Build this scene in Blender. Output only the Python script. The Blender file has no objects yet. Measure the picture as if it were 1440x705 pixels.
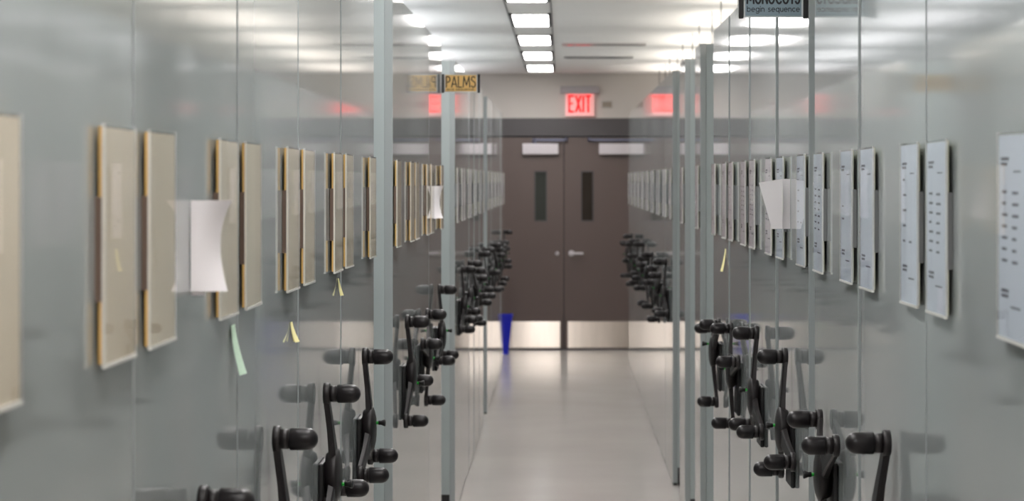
import bpy, bmesh, math, random
from mathutils import Vector, Matrix
random.seed(7)
SC = bpy.context.scene
C = SC.collection
PI = math.pi

# ------------------------------------------------------------------ camera, world, exposure
EYE = 1.71
cam_d = bpy.data.cameras.new('camera'); cam = bpy.data.objects.new('camera', cam_d); C.objects.link(cam)
cam.location = (0, 0, EYE); cam.rotation_euler = (PI/2, 0, 0)
cam_d.sensor_width = 36; cam_d.lens = 83.25
cam_d.shift_x = -70/1440; cam_d.shift_y = -99.5/1440
cam_d.clip_start = .05; cam_d.clip_end = 100
cam_d.dof.use_dof = True; cam_d.dof.focus_distance = 6.0; cam_d.dof.aperture_fstop = 7.8
SC.camera = cam
w = bpy.data.worlds.new('world'); SC.world = w; w.use_nodes = True
w.node_tree.nodes['Background'].inputs[0].default_value = (.8, .85, .9, 1)
w.node_tree.nodes['Background'].inputs[1].default_value = .02
SC.view_settings.view_transform = 'Standard'; SC.view_settings.look = 'None'
SC.view_settings.gamma = 1; SC.view_settings.use_curve_mapping = False
SC.view_settings.exposure = 0.34
SC.cycles.max_bounces = 10; SC.cycles.diffuse_bounces = 5; SC.cycles.glossy_bounces = 6
SC.cycles.transparent_max_bounces = 24; SC.cycles.caustics_reflective = True
LAMP_DOWN, FILL_UP = 22.0, 6.0

# ------------------------------------------------------------------ materials
M = {}
def srgb(*c):
    return tuple((x/12.92 if x <= .04045 else ((x+.055)/1.055)**2.4) for x in [v/255 for v in c]) + (1,)
def mat(name, col, rough=.5, metal=0, spec=.5, coat=0, noise=None, bump=None, emit=None, estr=0):
    m = bpy.data.materials.new(name); m.use_nodes = True; M[name] = m
    nt = m.node_tree; b = nt.nodes['Principled BSDF']
    b.inputs['Base Color'].default_value = col; b.inputs['Roughness'].default_value = rough
    b.inputs['Metallic'].default_value = metal; b.inputs['Specular IOR Level'].default_value = spec
    if coat:
        b.inputs['Coat Weight'].default_value = coat; b.inputs['Coat Roughness'].default_value = .05
    if emit:
        b.inputs['Emission Color'].default_value = emit; b.inputs['Emission Strength'].default_value = estr
    tc = nt.nodes.new('ShaderNodeTexCoord')
    def noise_node(scale, vec, detail=3):
        mp = nt.nodes.new('ShaderNodeMapping'); mp.inputs['Scale'].default_value = vec
        nt.links.new(tc.outputs['Object'], mp.inputs['Vector'])
        n = nt.nodes.new('ShaderNodeTexNoise'); n.inputs['Scale'].default_value = scale; n.inputs['Detail'].default_value = detail
        nt.links.new(mp.outputs['Vector'], n.inputs['Vector']); return n
    if noise:
        scale, vec, amt = noise
        n = noise_node(scale, vec)
        mr = nt.nodes.new('ShaderNodeMapRange'); mr.inputs[1].default_value = .3; mr.inputs[2].default_value = .7
        mr.inputs[3].default_value = 1-amt; mr.inputs[4].default_value = 1+amt
        nt.links.new(n.outputs['Fac'], mr.inputs[0])
        mx = nt.nodes.new('ShaderNodeMix'); mx.data_type = 'RGBA'; mx.blend_type = 'MULTIPLY'; mx.inputs[0].default_value = 1
        mx.inputs[6].default_value = col
        nt.links.new(mr.outputs[0], mx.inputs[7]); nt.links.new(mx.outputs[2], b.inputs['Base Color'])
    if bump:
        scale, vec, st, dist = bump
        n = noise_node(scale, vec, 2)
        bp = nt.nodes.new('ShaderNodeBump'); bp.inputs['Strength'].default_value = st; bp.inputs['Distance'].default_value = dist
        nt.links.new(n.outputs['Fac'], bp.inputs['Height']); nt.links.new(bp.outputs[0], b.inputs['Normal'])
    return m
def emat(name, col, strength):
    m = bpy.data.materials.new(name); m.use_nodes = True; M[name] = m
    nt = m.node_tree; nt.nodes.clear()
    e = nt.nodes.new('ShaderNodeEmission'); e.inputs[0].default_value = col; e.inputs[1].default_value = strength
    o = nt.nodes.new('ShaderNodeOutputMaterial'); nt.links.new(e.outputs[0], o.inputs[0]); return m
def clear_mat(name, tint=(1, 1, 1, 1), rough=.02):
    m = bpy.data.materials.new(name); m.use_nodes = True; M[name] = m
    nt = m.node_tree; nt.nodes.clear()
    t = nt.nodes.new('ShaderNodeBsdfTransparent'); t.inputs[0].default_value = tint
    g = nt.nodes.new('ShaderNodeBsdfGlossy'); g.inputs['Roughness'].default_value = rough
    f = nt.nodes.new('ShaderNodeFresnel'); f.inputs[0].default_value = 1.5
    mx = nt.nodes.new('ShaderNodeMixShader'); o = nt.nodes.new('ShaderNodeOutputMaterial')
    ge = nt.nodes.new('ShaderNodeNewGeometry'); ma = nt.nodes.new('ShaderNodeMath'); ma.operation = 'SUBTRACT'; ma.inputs[0].default_value = 1
    mu = nt.nodes.new('ShaderNodeMath'); mu.operation = 'MULTIPLY'      # reflect on outer faces only
    nt.links.new(ge.outputs['Backfacing'], ma.inputs[1]); nt.links.new(ma.outputs[0], mu.inputs[0]); nt.links.new(f.outputs[0], mu.inputs[1])
    nt.links.new(mu.outputs[0], mx.inputs[0]); nt.links.new(t.outputs[0], mx.inputs[1]); nt.links.new(g.outputs[0], mx.inputs[2])
    nt.links.new(mx.outputs[0], o.inputs[0]); return m

mat('panel_paint', srgb(155, 161, 161), .055, spec=.5, noise=(1.2, (1, 1, .3), .03), bump=(2.2, (1, 1.6, .7), .12, .001))
M['panel_paint'].node_tree.nodes['Principled BSDF'].inputs['IOR'].default_value = 1.7
mat('carcass_paint', srgb(163, 172, 172), .35, noise=(1.5, (1, 1, .4), .03))
mat('carriage_dark', srgb(48, 48, 48), .5)
mat('crank_black', srgb(28, 24, 25), .42, spec=.35, noise=(30, (1, 1, 1), .08))
mat('knob_black', srgb(22, 18, 20), .38, spec=.35)
mat('housing_black', srgb(16, 15, 16), .45)
mat('pin_green', srgb(30, 150, 50), .4, emit=srgb(40, 220, 70), estr=.02)
clear_mat('acrylic')
mat('acrylic_edge', srgb(226, 226, 220), .15, spec=.6)
mat('sheet_tan', srgb(232, 221, 198), .6, noise=(3, (1, 1, 1), .05))
mat('sheet_blue', srgb(206, 217, 230), .6, noise=(3, (1, 1, 1), .03))
mat('sheet_lilac', srgb(232, 226, 231), .6, noise=(3, (1, 1, 1), .03))
mat('sheet_white', srgb(236, 234, 240), .6, noise=(3, (1, 1, 1), .03))
mat('card_gold', srgb(214, 172, 96), .6, noise=(6, (1, 1, 1), .08))
mat('card_pale', srgb(205, 206, 184), .6, noise=(6, (1, 1, 1), .05))
mat('strip_brown', srgb(100, 82, 70), .8)  # reflection in the holder edges, put in as a dark colour
mat('strip_grey', srgb(112, 114, 115), .8)
mat('ink', srgb(62, 60, 78), .6)
mat('ink_black', srgb(22, 22, 30), .5)
mat('ink_brown', srgb(52, 38, 22), .5)
mat('sign_yellow', srgb(224, 182, 108), .5, noise=(8, (1, 1, 1), .03))
mat('sign_blue', srgb(126, 145, 155), .5, noise=(8, (1, 1, 1), .03))
mat('sign_border', srgb(200, 205, 206), .4)
mat('sign_black', srgb(14, 14, 15), .4)
mat('paper_white', srgb(232, 228, 230), .7, noise=(10, (1, 1, 1), .02))
mat('slip_green', srgb(196, 222, 200), .7)
mat('tag_yellow', srgb(230, 222, 160), .7)
mat('floor_finish', srgb(214, 208, 203), .14, spec=.5, noise=(1.3, (1, 1, 1), .05), bump=(1.5, (1, 1, 1), .12, .002))
mat('ceiling_paint', srgb(241, 239, 237), .8, noise=(2, (1, 1, 1), .015))
mat('wall_paint', srgb(202, 196, 190), .7, noise=(1, (1, 1, 1), .02))
mat('door_paint', srgb(98, 84, 80), .38, noise=(1.5, (1, 1, 1), .03))
mat('frame_paint', srgb(74, 70, 72), .4)
mat('steel', srgb(214, 203, 192), .36, metal=1, noise=(12, (1, 1, .1), .06))
_nt = M['steel'].node_tree; _b = _nt.nodes['Principled BSDF']; _t = _nt.nodes.new('ShaderNodeTangent'); _t.direction_type = 'RADIAL'; _t.axis = 'Z'
_nt.links.new(_t.outputs[0], _b.inputs['Tangent']); _b.inputs['Anisotropic'].default_value = 1; _b.inputs['Anisotropic Rotation'].default_value = .25
mat('closer_silver', srgb(206, 200, 204), .45, metal=.2)
mat('arm_metal', srgb(110, 112, 130), .35, metal=.8)
mat('lite_glass', srgb(58, 62, 58), .06, spec=.6)
mat('lite_dark', srgb(42, 36, 30), .06, spec=.6)
mat('bin_blue', srgb(4, 24, 190), .4)
mat('exit_housing', srgb(160, 154, 156), .5)
mat('exit_panel', srgb(232, 214, 212), .2, emit=srgb(255, 90, 90), estr=.3)
emat('exit_letter', srgb(255, 36, 36), 2.0)
mat('plate_tan', srgb(150, 138, 124), .5); mat('plate_rim', srgb(182, 176, 170), .5)
mat('light_housing', srgb(58, 58, 60), .45)
emat('lamp_lens', (1, .97, .955, 1), LAMP_DOWN); emat('added_uplens_cool', (.95, .96, 1, 1), FILL_UP*.75); emat('added_uplens_warm', (1, .93, .84, 1), FILL_UP*.9)  # the up-facing lenses belong to added, unseen ceiling uplights
mat('diffuser_metal', srgb(150, 148, 148), .3, metal=.4); mat('slot_dark', srgb(110, 108, 108), .5); mat('gloss_strip', srgb(205, 202, 200), .06, spec=.8)
mat('gap_rubber', srgb(30, 30, 30), .7)

# ------------------------------------------------------------------ mesh helpers
class MB:
    def __init__(s): s.bm = bmesh.new(); s.mats = []
    def _mi(s, m):
        if m not in s.mats: s.mats.append(m)
        return s.mats.index(m)
    def box(s, a, b, m, bev=0):
        lo = [min(a[i], b[i]) for i in range(3)]; hi = [max(a[i], b[i]) for i in range(3)]
        r = bmesh.ops.create_cube(s.bm, size=1)
        for v in r['verts']:
            v.co = Vector([(lo[i]+hi[i])/2 + v.co[i]*(hi[i]-lo[i]) for i in range(3)])
        fs = {f for v in r['verts'] for f in v.link_faces}; k = s._mi(m)
        if bev:
            es = list({e for v in r['verts'] for e in v.link_edges})
            rr = bmesh.ops.bevel(s.bm, geom=es, offset=bev, segments=2, profile=.5, affect='EDGES')
            fs = {f for f in fs if f.is_valid} | set(rr['faces'])
            for v in rr['verts']:
                fs |= set(v.link_faces)
        for f in fs: f.material_index = k
        return s
    def faces(s, verts, faces, m, smooth=False):
        k = s._mi(m); vs = [s.bm.verts.new(v) for v in verts]
        for f in faces:
            ff = s.bm.faces.new([vs[i] for i in f]); ff.material_index = k; ff.smooth = smooth
        return s
    def lathe(s, prof, m, axis='x', origin=(0, 0, 0), seg=20, sgn=1, smooth=True):
        # prof: list of (w, r) along the axis
        k = s._mi(m); rings = []
        o = Vector(origin)
        def pt(wv, r, a):
            u, v = r*math.cos(a), r*math.sin(a)
            p = {'x': (wv*sgn, u, v), 'y': (u, wv*sgn, v), 'z': (u, v, wv*sgn)}[axis]
            return o + Vector(p)
        for wv, r in prof:
            if r < 1e-6: rings.append([s.bm.verts.new(pt(wv, 0, 0))])
            else: rings.append([s.bm.verts.new(pt(wv, r, 2*PI*i/seg)) for i in range(seg)])
        for a, b in zip(rings, rings[1:]):
            for i in range(seg):
                j = (i+1) % seg
                q = [a[i % len(a)], a[j % len(a)], b[j % len(b)], b[i % len(b)]]
                q2 = []
                for v in q:
                    if v not in q2: q2.append(v)
                if len(q2) > 2:
                    f = s.bm.faces.new(q2); f.material_index = k; f.smooth = smooth
        for rg in (rings[0], rings[-1]):
            if len(rg) > 2:
                f = s.bm.faces.new(rg); f.material_index = k
        return s
    def mesh(s, name):
        bmesh.ops.recalc_face_normals(s.bm, faces=s.bm.faces)
        me = bpy.data.meshes.new(name); s.bm.to_mesh(me); s.bm.free()
        for m in s.mats: me.materials.append(M[m])
        return me
    def obj(s, name, parent=None, loc=(0, 0, 0)):
        return put(name, s.mesh(name), parent, loc)
def put(name, me, parent=None, loc=(0, 0, 0)):
    o = bpy.data.objects.new(name, me); C.objects.link(o); o.location = loc; o.parent = parent; return o
def empty(name, loc): return put(name, None, None, loc)
def tag(o, label, cat, group=None, kind=None):
    o['label'] = label
    if cat: o['category'] = cat
    if group: o['group'] = group
    if kind: o['kind'] = kind
    return o
def struct(o, label=None):
    o['kind'] = 'structure'
    if label: o['label'] = label
    return o

# ------------------------------------------------------------------ room shell
YE, YB, XW, HC = 23.8, -5.0, 5.2, 2.78
struct(MB().box((-XW-.2, YB-.2, -.2), (XW+.2, YE+.2, 0), 'floor_finish').obj('floor'), 'polished pale grey floor of the aisle')
struct(MB().box((-XW-.2, YB-.2, HC), (XW+.2, YE+.2, HC+.2), 'ceiling_paint').obj('ceiling'), 'white painted ceiling over the aisle')
struct(MB().box((-XW-.2, YB, 0), (-XW, YE, HC), 'wall_paint').obj('wall_left'), 'plain wall behind the left shelving')
struct(MB().box((XW, YB, 0), (XW+.2, YE, HC), 'wall_paint').obj('wall_right'), 'plain wall behind the right shelving')
struct(MB().box((-XW-.2, YB-.2, 0), (XW+.2, YB, HC), 'wall_paint').obj('wall_rear'), 'plain wall at the near end of the room')
DX, DW, DH = .022, .915, 2.14          # double door: meeting line, leaf width, height
FR = .05
we = MB()
we.box((-XW, YE, 0), (DX-DW-FR, YE+.2, HC), 'wall_paint').box((DX+DW+FR, YE, 0), (XW, YE+.2, HC), 'wall_paint')
we.box((DX-DW-FR, YE, DH+.19), (DX+DW+FR, YE+.2, HC), 'wall_paint')
struct(we.obj('wall_end'), 'off-white end wall around the double door')
tr = MB()
tr.box((DX-DW-FR, YE-.02, 0), (DX-DW-.004, YE+.12, DH+.19), 'frame_paint').box((DX+DW+.004, YE-.02, 0), (DX+DW+FR, YE+.12, DH+.19), 'frame_paint')
tr.box((DX-DW-.004, YE-.02, DH+.012), (DX+DW+.004, YE+.12, DH+.19), 'frame_paint')
struct(tr.obj('trim_1'), 'dark grey metal door frame with a deep head panel')
struct(MB().box((DX-DW-.003, YE-.01, 0.0005), (DX+DW+.003, YE+.1, .012), 'frame_paint').obj('trim_2'), 'dark door threshold')
def door_leaf(name, s, label):
    x0, x1 = (DX-DW, DX-.004) if s < 0 else (DX+.004, DX+DW)
    d = put(name, None); struct(d, label)
    d.location = ((x0+x1)/2, YE, 0); cx = (x0+x1)/2
    y0, y1 = .012, .057
    # leaf with a hole for the narrow vision lite
    lx0 = DX + s*.17 - cx; lx1 = DX + s*.30 - cx; lx0, lx1 = min(lx0, lx1), max(lx0, lx1)
    a, b = x0-cx, x1-cx; z0, z1, h0, h1 = .014, DH, 1.29, 1.80
    MB().box((a, y0, z0), (lx0, y1, z1), 'door_paint').box((lx1, y0, z0), (b, y1, z1), 'door_paint') \
        .box((lx0, y0, z0), (lx1, y1, h0), 'door_paint').box((lx0, y0, h1), (lx1, y1, z1), 'door_paint').obj('door_leaf', d)
    MB().box((lx0+.012, y0+.018, h0+.012), (lx1-.012, y0+.026, h1-.012), 'lite_glass' if s < 0 else 'lite_dark').obj('glass_pane', d)
    f = MB()
    for (p, q) in (((lx0, h0), (lx0+.012, h1)), ((lx1-.012, h0), (lx1, h1)), ((lx0+.012, h0), (lx1-.012, h0+.012)), ((lx0+.012, h1-.012), (lx1-.012, h1))):
        f.box((p[0], y0-.004, p[1]), (q[0], y1, q[1]), 'frame_paint')
    f.obj('pane_frame', d)
    kx0, kx1 = (a+.02, b-.035) if s < 0 else (a+.035, b-.02)
    MB().box((kx0, y0-.003, .02), (kx1, y0-.0002, .285), 'steel').obj('kick_plate', d)
    ccx = (-.215 if s < 0 else .555) - cx
    c = MB().box((ccx-.18, y0-.062, 1.965), (ccx+.18, y0-.0005, 2.075), 'closer_silver', .006).obj('door_closer', d)
    am = MB()
    ox = ccx - .06 if s < 0 else ccx + .16
    ex = ccx + .26 if s < 0 else ccx - .28
    am.box((min(ox, ex), y0-.05, 2.10), (max(ox, ex), y0-.03, 2.122), 'arm_metal')
    am.lathe([(2.0752, .02), (2.128, .02)], 'arm_metal', 'z', (ox, y0-.04, 0), 14)
    am.lathe([(2.098, .014), (2.135, .014)], 'arm_metal', 'z', (ex, y0-.04, 0), 12)
    am.obj('closer_arm', c)
    if s > 0:
        hx = DX+.075-cx
        h = MB(); h.lathe([(0, .03), (.012, .028)], 'closer_silver', 'y', (hx, y0-.0002, .97), 18, sgn=-1)
        h.lathe([(.012, .011), (.05, .011)], 'closer_silver', 'y', (hx, y0, .97), 12, sgn=-1)
        h.box((hx-.012, y0-.062, .958), (hx+.12, y0-.044, .982), 'closer_silver', .005)
        h.obj('door_lever', d)
    else:
        MB().lathe([(0, .02), (.008, .018), (.009, 0)], 'closer_silver', 'y', (DX-.07-cx, y0-.0002, .97), 16, sgn=-1).obj('lock_cylinder', d)
    return d
door_leaf('door_1', -1, 'brown-grey door leaf with lock cylinder and steel kick plate')
door_leaf('door_2', 1, 'brown-grey door leaf with lever handle and steel kick plate')
for n, (xa, xb) in enumerate(((-XW, DX-DW-FR), (DX+DW+FR, XW))):
    struct(MB().box((xa, YE-.015, 0.0005), (xb, YE-.0005, .1), 'frame_paint').obj(('baseboard_left', 'baseboard_right')[n]))

# ------------------------------------------------------------------ stroke lettering
def arc(cx, cy, rx, ry, a0, a1, n=14):
    return [(cx+rx*math.cos(math.radians(a0+(a1-a0)*i/n)), cy+ry*math.sin(math.radians(a0+(a1-a0)*i/n))) for i in range(n+1)]
def glyph(ch):
    X = .5
    g = {
     'P': ([[(0, 0), (0, 1), (.2, 1)] + arc(.2, .74, .26, .26, 90, -90) + [(0, .48)]], .46),
     'A': ([[(0, 0), (.33, 1), (.66, 0)], [(.1, .28), (.56, .28)]], .66),
     'L': ([[(0, 1), (0, 0), (.4, 0)]], .4),
     'M': ([[(0, 0), (.1, 1), (.42, .2), (.74, 1), (.84, 0)]], .84),
     'S': ([arc(.24, .76, .22, .24, 35, 200) + arc(.24, .26, .26, .26, 100, -150)[2:]], .5),
     'O': ([arc(.38, .5, .38, .5, 0, 360, 28)], .76),
     'N': ([[(0, 0), (0, 1), (.58, 0), (.58, 1)]], .58),
     'C': ([arc(.4, .5, .4, .5, 50, 310, 22)], .68),
     'T': ([[(0, 1), (.5, 1)], [(.25, 1), (.25, 0)]], .5),
     'E': ([[(.5, 1), (0, 1), (0, 0), (.5, 0)], [(0, .52), (.42, .52)]], .5),
     'X': ([[(0, 0), (.56, 1)], [(0, 1), (.56, 0)]], .56),
     'I': ([[(0, 0), (0, 1)]], 0),
     'b': ([[(0, 0), (0, 1.5)], arc(X, .5, .5, .5, 0, 360, 22)], 1),
     'd': ([[(1, 0), (1, 1.5)], arc(X, .5, .5, .5, 0, 360, 22)], 1),
     'e': ([[(0, .5), (1, .5)] + arc(X, .5, .5, .5, 0, 310, 22)], 1),
     'g': ([arc(X, .5, .5, .5, 0, 360, 22), [(1, 1), (1, -.1)] + arc(X, -.1, .5, .4, 0, -150, 10)], 1),
     'q': ([arc(X, .5, .5, .5, 0, 360, 22), [(1, 1), (1, -.5)]], 1),
     'i': ([[(0, 0), (0, 1)], [(0, 1.32), (0, 1.45)]], 0),
     'n': ([[(0, 0), (0, 1)], [(0, .5)] + arc(.42, .58, .42, .42, 180, 0, 12) + [(.84, 0)]], .84),
     'u': ([[(0, 1), (0, .42)] + arc(.42, .42, .42, .42, 180, 360, 12) + [(.84, 1)], [(.84, .5), (.84, 0)]], .84),
     'c': ([arc(X, .5, .5, .5, 45, 315, 18)], .85),
     's': ([arc(.34, .75, .3, .25, 30, 230) + arc(.32, .26, .34, .26, 70, -150)[1:]], .68),
     ' ': ([], .5)}
    return g[ch]
def lettering(mb, text, x0, z0, width, height, th, y, m, spc=.3, thick=.0006, squeeze=None):
    """text in the XZ plane facing -Y, fitted into width; height = the cap (or x) height"""
    adv = []; tot = 0
    for i, ch in enumerate(text):
        st, wd = glyph(ch); adv.append((tot, st)); tot += wd + (spc if i < len(text)-1 else 0)
    sx = width/tot; k = mb._mi(m); n = 0
    for off, strokes in adv:
        for st in strokes:
            pts = [Vector(((off+px)*sx + x0, pz*height + z0)) for px, pz in st]
            for a, b in zip(pts, pts[1:]):
                d = b-a
                if d.length < 1e-7: continue
                d.normalize(); nn = Vector((-d.y, d.x))*th/2; e = d*th*.35
                q = [a-e+nn, a-e-nn, b+e-nn, b+e+nn]; dy = y - (n % 7)*2e-6; n += 1
                vf = [mb.bm.verts.new((p.x, dy-thick, p.y)) for p in q]; vb = [mb.bm.verts.new((p.x, dy, p.y)) for p in q]
                fs = [vf] + [[vf[i], vb[i], vb[(i+1) % 4], vf[(i+1) % 4]] for i in range(4)]
                for f in fs: mb.bm.faces.new(f).material_index = k
    return mb

# ------------------------------------------------------------------ shelving ranges
XL, XR, HR, DEPTH = -.545, .62, 2.32, 3.3
CR = .195; HUBZ = 1.04
MESH = {}; PR = random.Random(3)
def cached(key, fn):
    if key not in MESH: MESH[key] = fn()
    return MESH[key]
def knob_mesh(s):
    b = MB()
    b.lathe([(.010, .022), (.012, .025), (.023, .025), (.025, .022)], 'crank_black', 'x', (0, 0, 0), 20, s)
    b.lathe([(.024, .0185), (.040, .0185)], 'crank_black', 'x', (0, 0, 0), 20, s)
    b.lathe([(.0395, .016), (.0415, .016)], 'housing_black', 'x', (0, 0, 0), 20, s)
    pr = [(.0415, .0195), (.043, .021), (.073, .0208)] + [(.073+.0208*math.sin(a), .0208*math.cos(a)) for a in [PI/2*i/6 for i in range(1, 6)]] + [(.0938, 0)]
    b.lathe(pr, 'knob_black', 'x', (0, 0, 0), 20, s)
    return b.mesh('knob')
def arm_mesh(s):
    # arm along +y from the hub to radius CR
    b = MB(); st = [(.0, .031, .021, .037), (.05, .027, .021, .037), (.11, .021, .018, .031), (CR-.02, .019, .012, .024), (CR, .017, .011, .0235)]
    vs, fs = [], []
    for y, hw, w0, w1 in st:
        c = .004
        ring = [(w0, -hw), (w0, hw), (w1-c, hw), (w1, hw-c), (w1, -hw+c), (w1-c, -hw)]
        vs += [(s*wv, y, z) for wv, z in ring]
    n = 6
    for i in range(len(st)-1):
        for j in range(n): fs.append((i*n+j, i*n+(j+1) % n, (i+1)*n+(j+1) % n, (i+1)*n+j))
    fs += [tuple(range(n)), tuple(range((len(st)-1)*n, len(st)*n))]
    b.faces(vs, fs, 'crank_black')
    # raised rib along the arm
    b.box((s*.030, .05, -.006), (s*.0375, .06, .006), 'crank_black')
    return b.mesh('arm')
def hub_mesh(s):
    b = MB()
    b.lathe([(.012, .05), (.020, .056), (.034, .062), (.038, .06), (.042, .05), (.0455, .035), (.047, .018), (.0472, 0)], 'crank_black', 'x', (0, 0, 0), 28, s)
    return b.mesh('crank_hub')
def pin_mesh(s):
    b = MB()
    b.lathe([(.0465, .0042), (.053, .0042)], 'pin_green', 'x', (0, 0, 0), 14, s)
    b.lathe([(.053, .006), (.060, .006), (.068, .0095), (.0705, .0095), (.072, .008)], 'housing_black', 'x', (0, 0, 0), 14, s)
    return b.mesh('locking_pin')
def gear_mesh(s):
    return MB().box((0.0002*s, -.075, -.15), (.0118*s, .075, .035), 'housing_black', .004).mesh('gear_housing')
def crank(rng, s, dy, theta, pinz):
    put('gear_housing', cached(('gear', s), lambda: gear_mesh(s)), rng, (0, dy, HUBZ))
    h = put('crank_handle', cached(('hub', s), lambda: hub_mesh(s)), rng, (0, dy, HUBZ)); h.rotation_euler = (math.radians(theta), 0, 0)
    h['label'] = 'black three-spoke crank handle'
    for k in range(3):
        a = put('arm', cached(('arm', s), lambda: arm_mesh(s)), h); a.rotation_euler = (2*PI*k/3, 0, 0)
        kn = put('knob', cached(('knob', s), lambda: knob_mesh(s)), h, (0, CR*math.cos(2*PI*k/3), CR*math.sin(2*PI*k/3)))
    t = math.radians(-theta)
    p = put('locking_pin', cached(('pin', s), lambda: pin_mesh(s)), h, (0, -math.sin(t)*pinz, math.cos(t)*pinz))
    p['label'] = 'black pull pin with green ring'

HW, HH, HZ = .205, .285, 1.49
def holder_mesh(s):
    b = MB(); y0, y1 = -HW/2, HW/2
    for w0, w1, za in ((.0120, .0135, 0), (.0156, .0174, 0)):
        b.box((s*w0, y0+.0012, za+.003), (s*w1, y1-.0012, HH), 'acrylic')
        b.box((s*w0, y0, za), (s*w1, y0+.0012, HH), 'acrylic_edge'); b.box((s*w0, y1-.0012, za), (s*w1, y1, HH), 'acrylic_edge')
    b.box((s*.0120, y0+.0012, -.001), (s*.0192, y1-.0012, .003), 'acrylic_edge')
    return b.mesh('label_holder')
def print_mesh(s, kind):
    b = MB(); rnd = random.Random(kind*31+5)
    def mark(u, v, wd, ht):   # u from the reading side's left edge, v from the top, in fractions
        yl = (-HW/2+.006) if s > 0 else (HW/2-.006)
        d = 1 if s > 0 else -1
        ww = HW-.012
        b.box((s*.01505, yl+d*u*ww, HH*(1-v)), (s*.0153, yl+d*(u+wd)*ww, HH*(1-v)-ht*HH), 'ink')
    mark(.08, .12, .30, .016); mark(.08, .145, .24, .016)
    mark(.55, .185, .26, .008)
    lo, hi, two = [(.30, .64, True), (.42, .56, False), (.22, .66, False), (.9, .9, False), (.28, .66, True)][kind % 5]
    v = lo
    while v < hi:
        mark(.12, v, .12+.1*rnd.random(), .014)
        if two or rnd.random() < .25: mark(.5, v+.004, .14+.1*rnd.random(), .014)
        v += .055 if two else .095
    mark(.1, .755, .28, .016); mark(.1, .78, .26, .016)
    mark(.45, .83, .35, .010)
    return b.mesh('sheet_print')
def dark_strip_mesh(s, strip_mat):
    # dark strip imitating a reflection in the holder's edge, wrapped round the card
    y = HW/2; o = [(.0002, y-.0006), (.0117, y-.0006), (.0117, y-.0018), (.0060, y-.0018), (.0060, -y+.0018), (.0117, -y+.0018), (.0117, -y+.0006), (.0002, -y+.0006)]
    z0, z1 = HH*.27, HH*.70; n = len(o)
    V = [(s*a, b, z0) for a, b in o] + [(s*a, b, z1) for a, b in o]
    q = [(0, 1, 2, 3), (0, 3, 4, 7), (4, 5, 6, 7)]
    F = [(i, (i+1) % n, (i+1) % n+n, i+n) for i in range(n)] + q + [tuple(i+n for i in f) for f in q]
    return MB().faces(V, F, strip_mat).mesh('dark_strip')
def holder(rng, s, dy, sheet, back, strip_mat, kind, tilt=0, dz=0, wide=HW):
    me = cached(('holder', s), lambda: holder_mesh(s))
    h = put('label_holder', me, rng, (s*.0005, dy, HZ+dz)); h.rotation_euler = (tilt, 0, 0)
    f = wide/HW; h.scale = (.68, f, 1)
    put('paper_sheet', cached(('sheet', s, sheet), lambda: MB().box((s*.0138, -HW/2+.002, .0035), (s*.0150, HW/2-.004, HH-.004), sheet).mesh('paper_sheet')), h)
    put('backing_card', cached(('card', s, back), lambda: MB().box((s*(.0062 if back == 'card_gold' else .0093), -HW/2+.002, .004), (s*.0118, HW/2-.002, HH-.003), back).mesh('backing_card')), h)
    put('dark_strip', cached(('strip_mat', s, strip_mat), lambda: dark_strip_mesh(s, strip_mat)), h)
    if kind is not None:
        put('printed_text', cached(('print', s, kind), lambda: print_mesh(s, kind)), h)
    return h

def make_range(side, y0, y1, label, group, sheet, back, strip_mat, theta=None, pinz=0, face_near=False, face_far=False, kinds=(0, 0), tilts=(0, 0), single=False, shift=(0, 0)):
    s = 1 if side == 'L' else -1
    xp = XL if s > 0 else XR
    r = empty('mobile_shelving_range', (xp, (y0+y1)/2, 0)); tag(r, label, 'shelving', group)
    hw = (y1-y0)/2; zb = .012
    MB().box((0, -hw, zb), (-s*.028, hw, HR), 'panel_paint', .002).obj('end_panel', r).rotation_euler = (0, 0, PR.uniform(-.0045, .0045))
    MB().box((-s*.028, -hw+.001, .10), (-s*DEPTH, hw-.001, HR-.001), 'carcass_paint').obj('carcass', r)
    MB().box((-s*.03, -hw+.02, .002), (-s*DEPTH, hw-.02, .10), 'carriage_dark').obj('carriage', r)
    MB().box((-s*.004, -hw+.01, .0008), (-s*.024, hw-.01, zb), 'gap_rubber').obj('floor_seal', r)
    # cabinet doors on faces that an open aisle shows
    for on, d in ((face_near, -1), (face_far, 1)):
        if on:
            n = 4; x0 = .12; wd = (DEPTH-.16)/n
            for i in range(n):
                a = x0+i*wd; yy = d*(hw-.001)
                dr = MB().box((-s*(a+.006), yy, .14), (-s*(a+wd-.006), yy+d*.018, HR-.05), 'carcass_paint', .002).obj('cabinet_door', r)
                hx = -s*(a+.05)
                MB().box((hx-.012, yy+d*.0181, 1.02), (hx+.012, yy+d*.045, 1.16), 'closer_silver', .004).obj('door_handle', dr)
    if theta is not None: crank(r, s, 0, theta, pinz)
    na = -hw+.012+HW/2+shift[0]; fa = hw-.065-HW/2+shift[1]
    if single: holder(r, s, na, sheet, back, strip_mat, kinds[0], tilts[0], wide=min(HW, 2*hw-.1))
    else:
        holder(r, s, na, sheet, back, strip_mat, kinds[0], tilts[0]); holder(r, s, fa, sheet, back, strip_mat, kinds[1], tilts[1])
    return r

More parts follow.
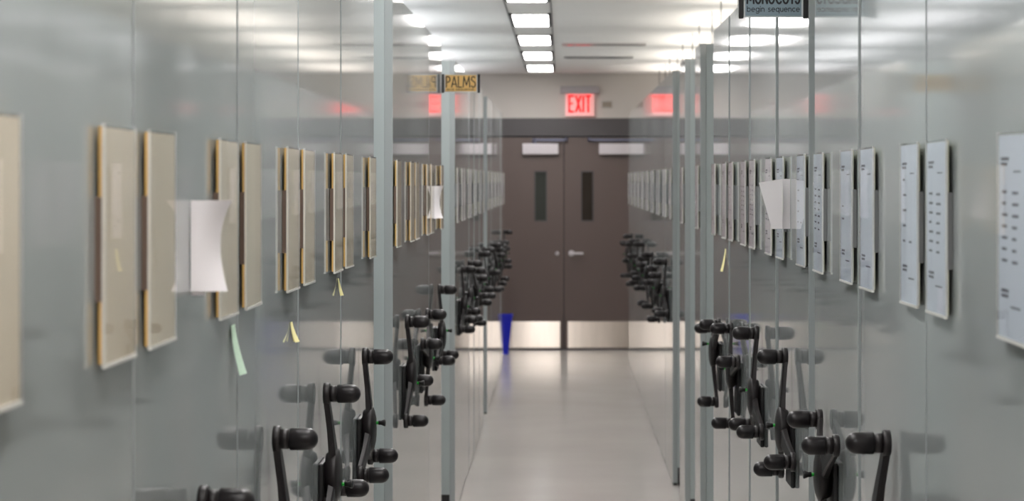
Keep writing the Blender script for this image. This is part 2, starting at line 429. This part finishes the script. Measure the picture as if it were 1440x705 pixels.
TAN = ('sheet_tan', 'card_gold', 'strip_brown'); WHT = ('sheet_white', 'card_pale', 'strip_grey')
BLU = ('sheet_blue', 'card_pale', 'strip_grey'); LIL = ('sheet_lilac', 'card_pale', 'strip_grey')
GT = 'ranges with tan label sheets'; GB = 'ranges with blue label sheets'; GL = 'ranges with lilac label sheets'
P = 'grey mobile shelving range '
LEFT = [
 (2.07, 3.00, P+'with tan label sheets, next to the green-slip range', GT, 104, 0, 1, 0),
 (3.02, 3.97, P+'with tan label sheets, white bent leaflet and pale green slip', GT, 92, 0, 0, 0),
 (3.99, 4.88, P+'with tan label sheets and a forked yellow tag', GT, 104, 0, 0, 0),
 (4.90, 5.83, P+'with tan label sheets and a small straight yellow tag', GT, 104, -.02, 0, 0),
 (5.85, 6.87, P+'with tan label sheets, beside the opening by the yellow tags', GT, 92, .017, 0, 1),
 (7.66, 8.64, P+'with tan label sheets, second before the PALMS sign', GT, 109, -.03, 1, 0),
 (8.66, 9.66, P+'with tan label sheets, directly before the PALMS sign range', GT, 46, -.02, 0, 0),
 (9.68, 10.75, P+'with tan label sheets, carrying the yellow PALMS sign', GT, 90, .02, 0, 1)]
RNG = {}
for i, (a, b, lab, g, th, pz, fn, ff) in enumerate(LEFT):
    RNG['L%d' % i] = make_range('L', a, b, lab, g, *TAN, theta=th, pinz=pz, face_near=fn, face_far=ff, kinds=(None, None), shift={0: (.05, .03), 1: (.035, 0)}.get(i, (0, 0)), tilts=(random.uniform(-.006, .006), random.uniform(-.006, .006)))
for n, y0, wd, lab, g in ((5, 12.10, .885, P+'with white label sheets, %s past the PALMS sign', 'white-sheet ranges past the PALMS sign'),
                          (5, 17.28, .96, P+'with white label sheets, %s from the blue bin', 'white-sheet ranges by the blue bin')):
    for k in range(n):
        make_range('L', y0+k*wd, y0+(k+1)*wd-.025, lab % (('first', 'second', 'third', 'fourth', 'fifth') if y0 < 15 else ('fifth', 'fourth', 'third', 'second', 'first'))[k], g, *WHT, theta=random.choice((20, 35, 50, 65, 80, 95, 110)), face_near=k == 0, face_far=k == n-1, kinds=(None, None))
RIGHT = [
 (3.09, 4.02, P+'with blue label sheets, three ranges before the MONOCOTS sign', GB, BLU, 30, 0, 1, 0, (4, 0)),
 (4.04, 4.90, P+'with blue label sheets, two ranges before the MONOCOTS sign', GB, BLU, 112, 0, 0, 0, (2, 3)),
 (4.96, 5.80, P+'with blue label sheets, directly before the MONOCOTS sign range', GB, BLU, 34, 0, 0, 0, (1, 0)),
 (5.93, 6.79, P+'carrying the blue MONOCOTS sign and a white folded leaflet', GL, BLU, 80, .01, 0, 0, (2, 2)),
 (6.88, 7.76, P+'with lilac label sheets, directly behind the MONOCOTS sign range', GL, LIL, 88, .02, 0, 0, (0, 4)),
 (7.85, 8.72, P+'with lilac label sheets, next to the yellow-slip range', GL, LIL, 46, .01, 0, 0, (0, 2)),
 (8.79, 9.69, P+'with lilac label sheets and a pale yellow paper slip', GL, LIL, 24, .03, 0, 1, (1, 2))]
for i, (a, b, lab, g, sh, th, pz, fn, ff, kd) in enumerate(RIGHT):
    RNG['R%d' % i] = make_range('R', a, b, lab, g, *sh, theta=th, pinz=pz, face_near=fn, face_far=ff, kinds=kd, tilts=(random.uniform(-.006, .006), random.uniform(-.006, .006)))
make_range('R', 10.59, 11.04, 'narrow grey shelving range without crank, next to the yellow-slip range', 'narrow ranges', *LIL, face_near=1, face_far=1, kinds=(None, None), single=True)
make_range('R', 11.94, 12.44, 'narrow grey shelving range without crank, next to the long far block', 'narrow ranges', *LIL, face_near=1, face_far=1, kinds=(None, None), single=True)
for k in range(9):
    make_range('R', 13.24+k*.96, 13.24+(k+1)*.96-.03, P+'with white label sheets, %s after the narrow crankless ranges' % ('first', 'second', 'third', 'fourth', 'fifth', 'sixth', 'seventh', 'eighth', 'ninth')[k], 'far block ranges', *WHT,
               theta=(90, 35, 60, 20, 100, 75, 45, 110, 30)[k], face_near=k == 0, face_far=k == 8, kinds=(None, None))

# ------------------------------------------------------------------ flag signs
def flag_sign(rng, s, y, z, ins, ink, big, small, lay):
    W, H, xo = .174, .082, 0
    x0 = .002*s; x1 = s*(.002+W); xl, xr = min(x0, x1), max(x0, x1)
    cy = y - rng.location.y
    h = MB().box((xl+.001, cy, z+.001), (xr-.001, cy+.004, z+H-.001), 'sign_border').obj('flag_sign', rng)
    h['label'] = 'small flag sign reading %s %s' % (big, small)
    for xx in (xl, xr-.012): MB().box((xx, cy-.005, z-.002), (xx+.012, cy+.009, z+H+.001), 'sign_black', .001).obj('end_channel', h)
    MB().box((xl+.0165, cy-.0012, z+.0045), (xr-.0165, cy-.0002, z+H-.0035), ins).obj('sign_insert', h)
    mb = MB(); (ba, bb, bt), (sa, sb, stt) = lay
    lettering(mb, big, xl+.0215, z+H*(1-bb), W-.043, H*(bb-ba), bt, cy-.0013, ink, spc=.2)
    lettering(mb, small, xl+.0215+(.003 if big == 'PALMS' else 0), z+H*(1-sb), W-.043-(.01 if big == 'PALMS' else 0), H*(sb-sa), stt, cy-.0013, ink, spc=.42)
    mb.obj('sign_lettering', h)
flag_sign(RNG['L7'], 1, 10.70, 2.105, 'sign_yellow', 'ink_brown', 'PALMS', 'end sequence', ((.13, .71, .0052), (.805, .88, .0016)))
flag_sign(RNG['R3'], -1, 5.945, 2.117, 'sign_blue', 'ink_black', 'MONOCOTS', 'begin sequence', ((.10, .56, .0046), (.70, .81, .0017)))

# ------------------------------------------------------------------ loose papers on the panels
def paper(name, quads, m, label, cat, th=.0006, group=None):
    """quads: grid rows of points (list of rows); solidified by th along -Y"""
    root = None
    for n, rows in enumerate(quads):
        b = MB(); nr, nc = len(rows), len(rows[0])
        V = [p for r in rows for p in r]
        off = len(V)
        V2 = [(p[0], p[1]+th, p[2]) for p in V]
        F = []
        for i in range(nr-1):
            for j in range(nc-1):
                a = i*nc+j; q = (a, a+1, a+nc+1, a+nc)
                F.append(q); F.append(tuple(v+off for v in reversed(q)))
        rim = [j for j in range(nc)] + [i*nc+nc-1 for i in range(1, nr)] + [(nr-1)*nc+j for j in range(nc-2, -1, -1)] + [i*nc for i in range(nr-2, 0, -1)]
        b.faces(V+V2, F, m, smooth=True)
        R = [V[i] for i in rim] + [V2[i] for i in rim]; k = len(rim)
        b.faces(R, [(i, (i+1) % k, (i+1) % k+k, i+k) for i in range(k)], m)
        if root is None:
            root = b.obj(name); tag(root, label, cat, group)
        else: b.obj('rear_leaf', root)
    return root
def leaf(s, xp, y, ztop, zbot, wtop, wmid, wbot, w0=0.0, bow=.012, n=10, m=5, lean=0, edge=2.0, dztop=0):
    """sheet standing out from the panel: rows by height, columns outwards"""
    rows = []
    for i in range(n+1):
        t = i/n; q = 1-abs(2*t-1)**edge
        ow = (wtop*(1-t)+wbot*t)*(1-q) + wmid*q if wmid is not None else wtop*(1-t)+wbot*t
        row = []
        for j in range(m+1):
            f = j/m; wv = w0+(ow-w0)*f
            row.append((xp+s*(.0012+wv), y+bow*f*f*(.3+q)+lean*f, (ztop+dztop*f)*(1-t)+zbot*t))
        rows.append(row)
    return rows
paper('folded_leaflet', [leaf(1, XL, 3.470, 1.680, 1.546, .060, .038, .053, bow=.03),
                         leaf(1, XL, 3.478, 1.676, 1.540, .020, .020, .019, bow=.006)], 'paper_white',
      'white leaflet with curved-in edge sticking out beside the tan label sheets and green slip', 'leaflet', group='loose leaflets')
paper('folded_leaflet', [leaf(-1, XR, 6.415, 1.7125, 1.577, .021, .021, .024, bow=-.012),
                         leaf(-1, XR, 6.4035, 1.7125, 1.577, .086, None, .050, w0=.022, bow=.004, dztop=-.010)], 'paper_white',
      'white folded leaflet tapering downward on the MONOCOTS sign range', 'leaflet', group='loose leaflets')
paper('folded_leaflet', [leaf(1, XL, 9.935, 1.684, 1.548, .046, .030, .046, bow=.03),
                         leaf(1, XL, 9.943, 1.682, 1.546, .018, .018, .018, bow=.006)], 'paper_white',
      'small white bent leaflet below the PALMS sign among tan label sheets', 'leaflet', group='loose leaflets')
def strip(name, s, xp, y, z0, ln, wd, m, label, curl, skew=0, tails=1, group=None):
    """small strip stuck at its top and curling off the panel"""
    qs = []
    for k in range(tails):
        rows = []; n = 8; d = (k*2-1)*.5 if tails > 1 else 0
        for i in range(n+1):
            t = i/n; wv = .0012+curl*(t**1.6)*(1 if k == 0 else .45)
            yc = y+skew*t+d*.016*t
            rows.append([(xp+s*wv, yc-wd/2, z0-ln*t), (xp+s*(wv+.006*t), yc+wd/2, z0-ln*t*(1 if k == 0 else .97))])
        qs.append(rows)
    root = None
    for rows in qs:
        b = MB(); V = [p for r in rows for p in r]; off = len(V); V2 = [(p[0]+s*.0005, p[1], p[2]) for p in V]
        F = []
        for i in range(len(rows)-1):
            q = (2*i, 2*i+1, 2*i+3, 2*i+2); F += [q, tuple(v+off for v in q)]
            F += [(2*i, 2*i+2, 2*i+2+off, 2*i+off), (2*i+1, 2*i+3, 2*i+3+off, 2*i+1+off)]
        e = 2*len(rows)-2; F += [(0, 1, 1+off, off), (e, e+1, e+1+off, e+off)]
        b.faces(V+V2, F, m)
        if root is None: root = b.obj(name); tag(root, label, 'paper tag', group)
        else: b.obj('tail', root)
    return root
strip('paper_slip', 1, XL, 3.915, 1.470, .082, .045, 'slip_green', 'pale green paper slip hanging on the panel under tan label sheets', .014, 0.0)
strip('paper_tag', 1, XL, 4.76, 1.424, .040, .030, 'tag_yellow', 'forked yellow paper tag stuck on the panel below tan label sheets', .010, 0.0, 2)
strip('paper_tag', 1, XL, 5.76, 1.470, .042, .026, 'tag_yellow', 'small straight yellow paper tag high on the panel below tan label sheets', .006, 0.0)
strip('paper_slip', -1, XR, 8.95, 1.449, .086, .05, 'tag_yellow', 'pale yellow paper slip hanging below the lilac label sheets', .012, 0.0)

# ------------------------------------------------------------------ end of the aisle
ex = empty('exit_sign', (.18, YE, 2.32)); tag(ex, 'lit red EXIT sign under a grey housing above the double door', 'exit sign')
MB().box((-.195, -.09, .255), (.195, -.0005, .33), 'exit_housing', .006).obj('sign_housing', ex)
MB().box((-.145, -.05, .03), (.145, -.042, .2548), 'exit_panel').obj('glow_panel', ex)
lettering(MB(), 'EXIT', -.105, .075, .21, .155, .023, -.0505, 'exit_letter', spc=.36, thick=.003).obj('exit_lettering', ex)
pl = empty('wall_plate', (.455, YE, 2.43)); tag(pl, 'small tan rectangular plate on the wall beside the EXIT sign', 'wall plate')
MB().box((-.055, -.018, 0), (.055, -.0005, .075), 'plate_rim', .003).obj('plate_frame', pl)
for k in range(3): MB().box((-.043+k*.030, -.021, .012), (-.017+k*.030, -.0182, .063), 'plate_tan').obj('louvre', pl)

bn = empty('recycling_bin', (-.63, 23.25, 0)); tag(bn, 'blue tapered recycling bin standing by the double door', 'bin')
def tapered(b, z0, z1, x0, y0, x1, y1, m, top=False, flip=False):
    V = [(-x0, -y0, z0), (x0, -y0, z0), (x0, y0, z0), (-x0, y0, z0), (-x1, -y1, z1), (x1, -y1, z1), (x1, y1, z1), (-x1, y1, z1)]
    F = [(0, 1, 5, 4), (1, 2, 6, 5), (2, 3, 7, 6), (3, 0, 4, 7), (0, 1, 2, 3)]
    return b.faces(V, F, m)
bb = MB(); tapered(bb, .001, .37, .105, .08, .145, .11, 'bin_blue'); tapered(bb, .006, .37, .100, .075, .140, .105, 'bin_blue'); bb.obj('bin_body', bn)
rm = MB()
for a, b_ in (((-.15, -.115), (.15, -.105)), ((-.15, .105), (.15, .115)), ((-.15, -.105), (-.14, .105)), ((.14, -.105), (.15, .105))):
    rm.box((a[0], a[1], .365), (b_[0], b_[1], .388), 'bin_blue')
rm.obj('rim', bn)

# ------------------------------------------------------------------ ceiling: light rows and air slots
rows = (-.205, -1.2, 1.08, -2.6, 2.65)
LW, LL, STEP = .27, 1.15, 2.25
lab_row = {}
for xr_, tx in zip(rows, ('over the aisle', 'added unseen above the tan-sheet range ends', 'added unseen above the blue-sheet range ends',
                          'added unseen behind the tan-sheet range ends', 'added unseen behind the blue-sheet range ends')):
    lab_row[xr_] = ('uplight strip ' + tx if xr_ != rows[0] else 'strip light hung ' + tx, 'strip lights ' + tx, tx)
ORD = ('first', 'second', 'third', 'fourth', 'fifth', 'sixth', 'seventh', 'eighth', 'ninth', 'tenth', 'eleventh', 'twelfth', 'thirteenth', 'fourteenth')
def frame_mesh(z0, z1, ends, back, LL):
    b = MB(); hw, hl = LW/2, LL/2
    b.box((-hw, -hl, z0), (-hw+.02, hl, z1), 'light_housing').box((hw-.02, -hl, z0), (hw, hl, z1), 'light_housing')
    b.box((-hw+.02, -hl, z0), (hw-.02, -hl+.012, z1), ends).box((-hw+.02, hl-.012, z0), (hw-.02, hl, z1), ends)
    if back: b.box((-hw+.02, -hl+.012, z0), (hw-.02, hl-.012, z0+.006), 'light_housing')
    return b.mesh('housing')
def lens_mesh(z0, z1, m, LL):
    hw = LW/2-.021; hl = LL/2-.013
    return MB().box((-hw, -hl, z0), (hw, hl, z1), m).mesh('lens')
def hanger_mesh(z0, z1): return MB().box((-.003, -.003, z0), (.003, .003, z1), 'light_housing').mesh('hanger')
for xr_ in rows:
    aisle = xr_ == rows[0]; ZL = HC-.014 if aisle else 2.39
    ys = [22.5-STEP*k for k in range(12)]
    for nn, y in enumerate(ys):
        t = empty('ceiling_light', (xr_, y, ZL)); tag(t, '%s, %s from the EXIT sign wall' % (lab_row[xr_][0], ORD[nn]), 'ceiling light', lab_row[xr_][1])
        if aisle:      # flush strip light: dark side frames, bright lens
            put('housing', cached('fa', lambda: frame_mesh(0, .0135, 'ceiling_paint', False, LL)), t)
            put('lens', cached('la', lambda: lens_mesh(.004, .0135, 'lamp_lens', LL)), t)
        else:          # added unseen uplight that makes the soft bands on the ceiling
            put('housing', cached('fo', lambda: frame_mesh(0, .04, 'light_housing', True, 1.7)), t)
            um = 'added_uplens_cool' if xr_ < 0 else 'added_uplens_warm'
            put('added_uplight_lens', cached(um, lambda: lens_mesh(.0065, .03, um, 1.7)), t)
            for sx in (-1, 1):
                for sy in (-1, 1): put('hanger', cached('hg', lambda: hanger_mesh(.04, HC-ZL-.0005)), t, (sx*.125, sy*.7, 0))
    tk = MB(); ya, yb = ys[-1]-LL/2, ys[0]+LL/2
    zt = (.004, .0135) if aisle else (.01, .03)
    for sx in (-1, 1): tk.box((xr_+sx*(LW/2+.001), ya, ZL+zt[0]), (xr_+sx*(LW/2+.007), yb, ZL+zt[1]), 'light_housing')
    o = tk.obj('light_track'); tag(o, 'pair of thin dark rails joining the strip lights %s' % lab_row[xr_][2], 'track', 'light rails')
for yy, x0, x1, dp, fm, lab in ((18.6, .0, .66, .11, 'gloss_strip', 'glossy metal air slot in the ceiling, catching red from the EXIT sign'),
                            (20.6, .02, .62, .06, 'diffuser_metal', 'thin dark air slot in the ceiling nearest the EXIT sign')):
    d = empty('air_slot', ((x0+x1)/2, yy, HC)); tag(d, lab, 'air vent'); h = (x1-x0)/2
    MB().box((-h, -dp, -.012), (h, dp, -.0005), fm, .001).obj('slot_frame', d)
    for sy in ((-.03, .03) if dp < .1 else (-.085, .085)): MB().box((-h+.02, sy-.012, -.014), (h-.02, sy+.012, -.0122), 'slot_dark').obj('slot', d)
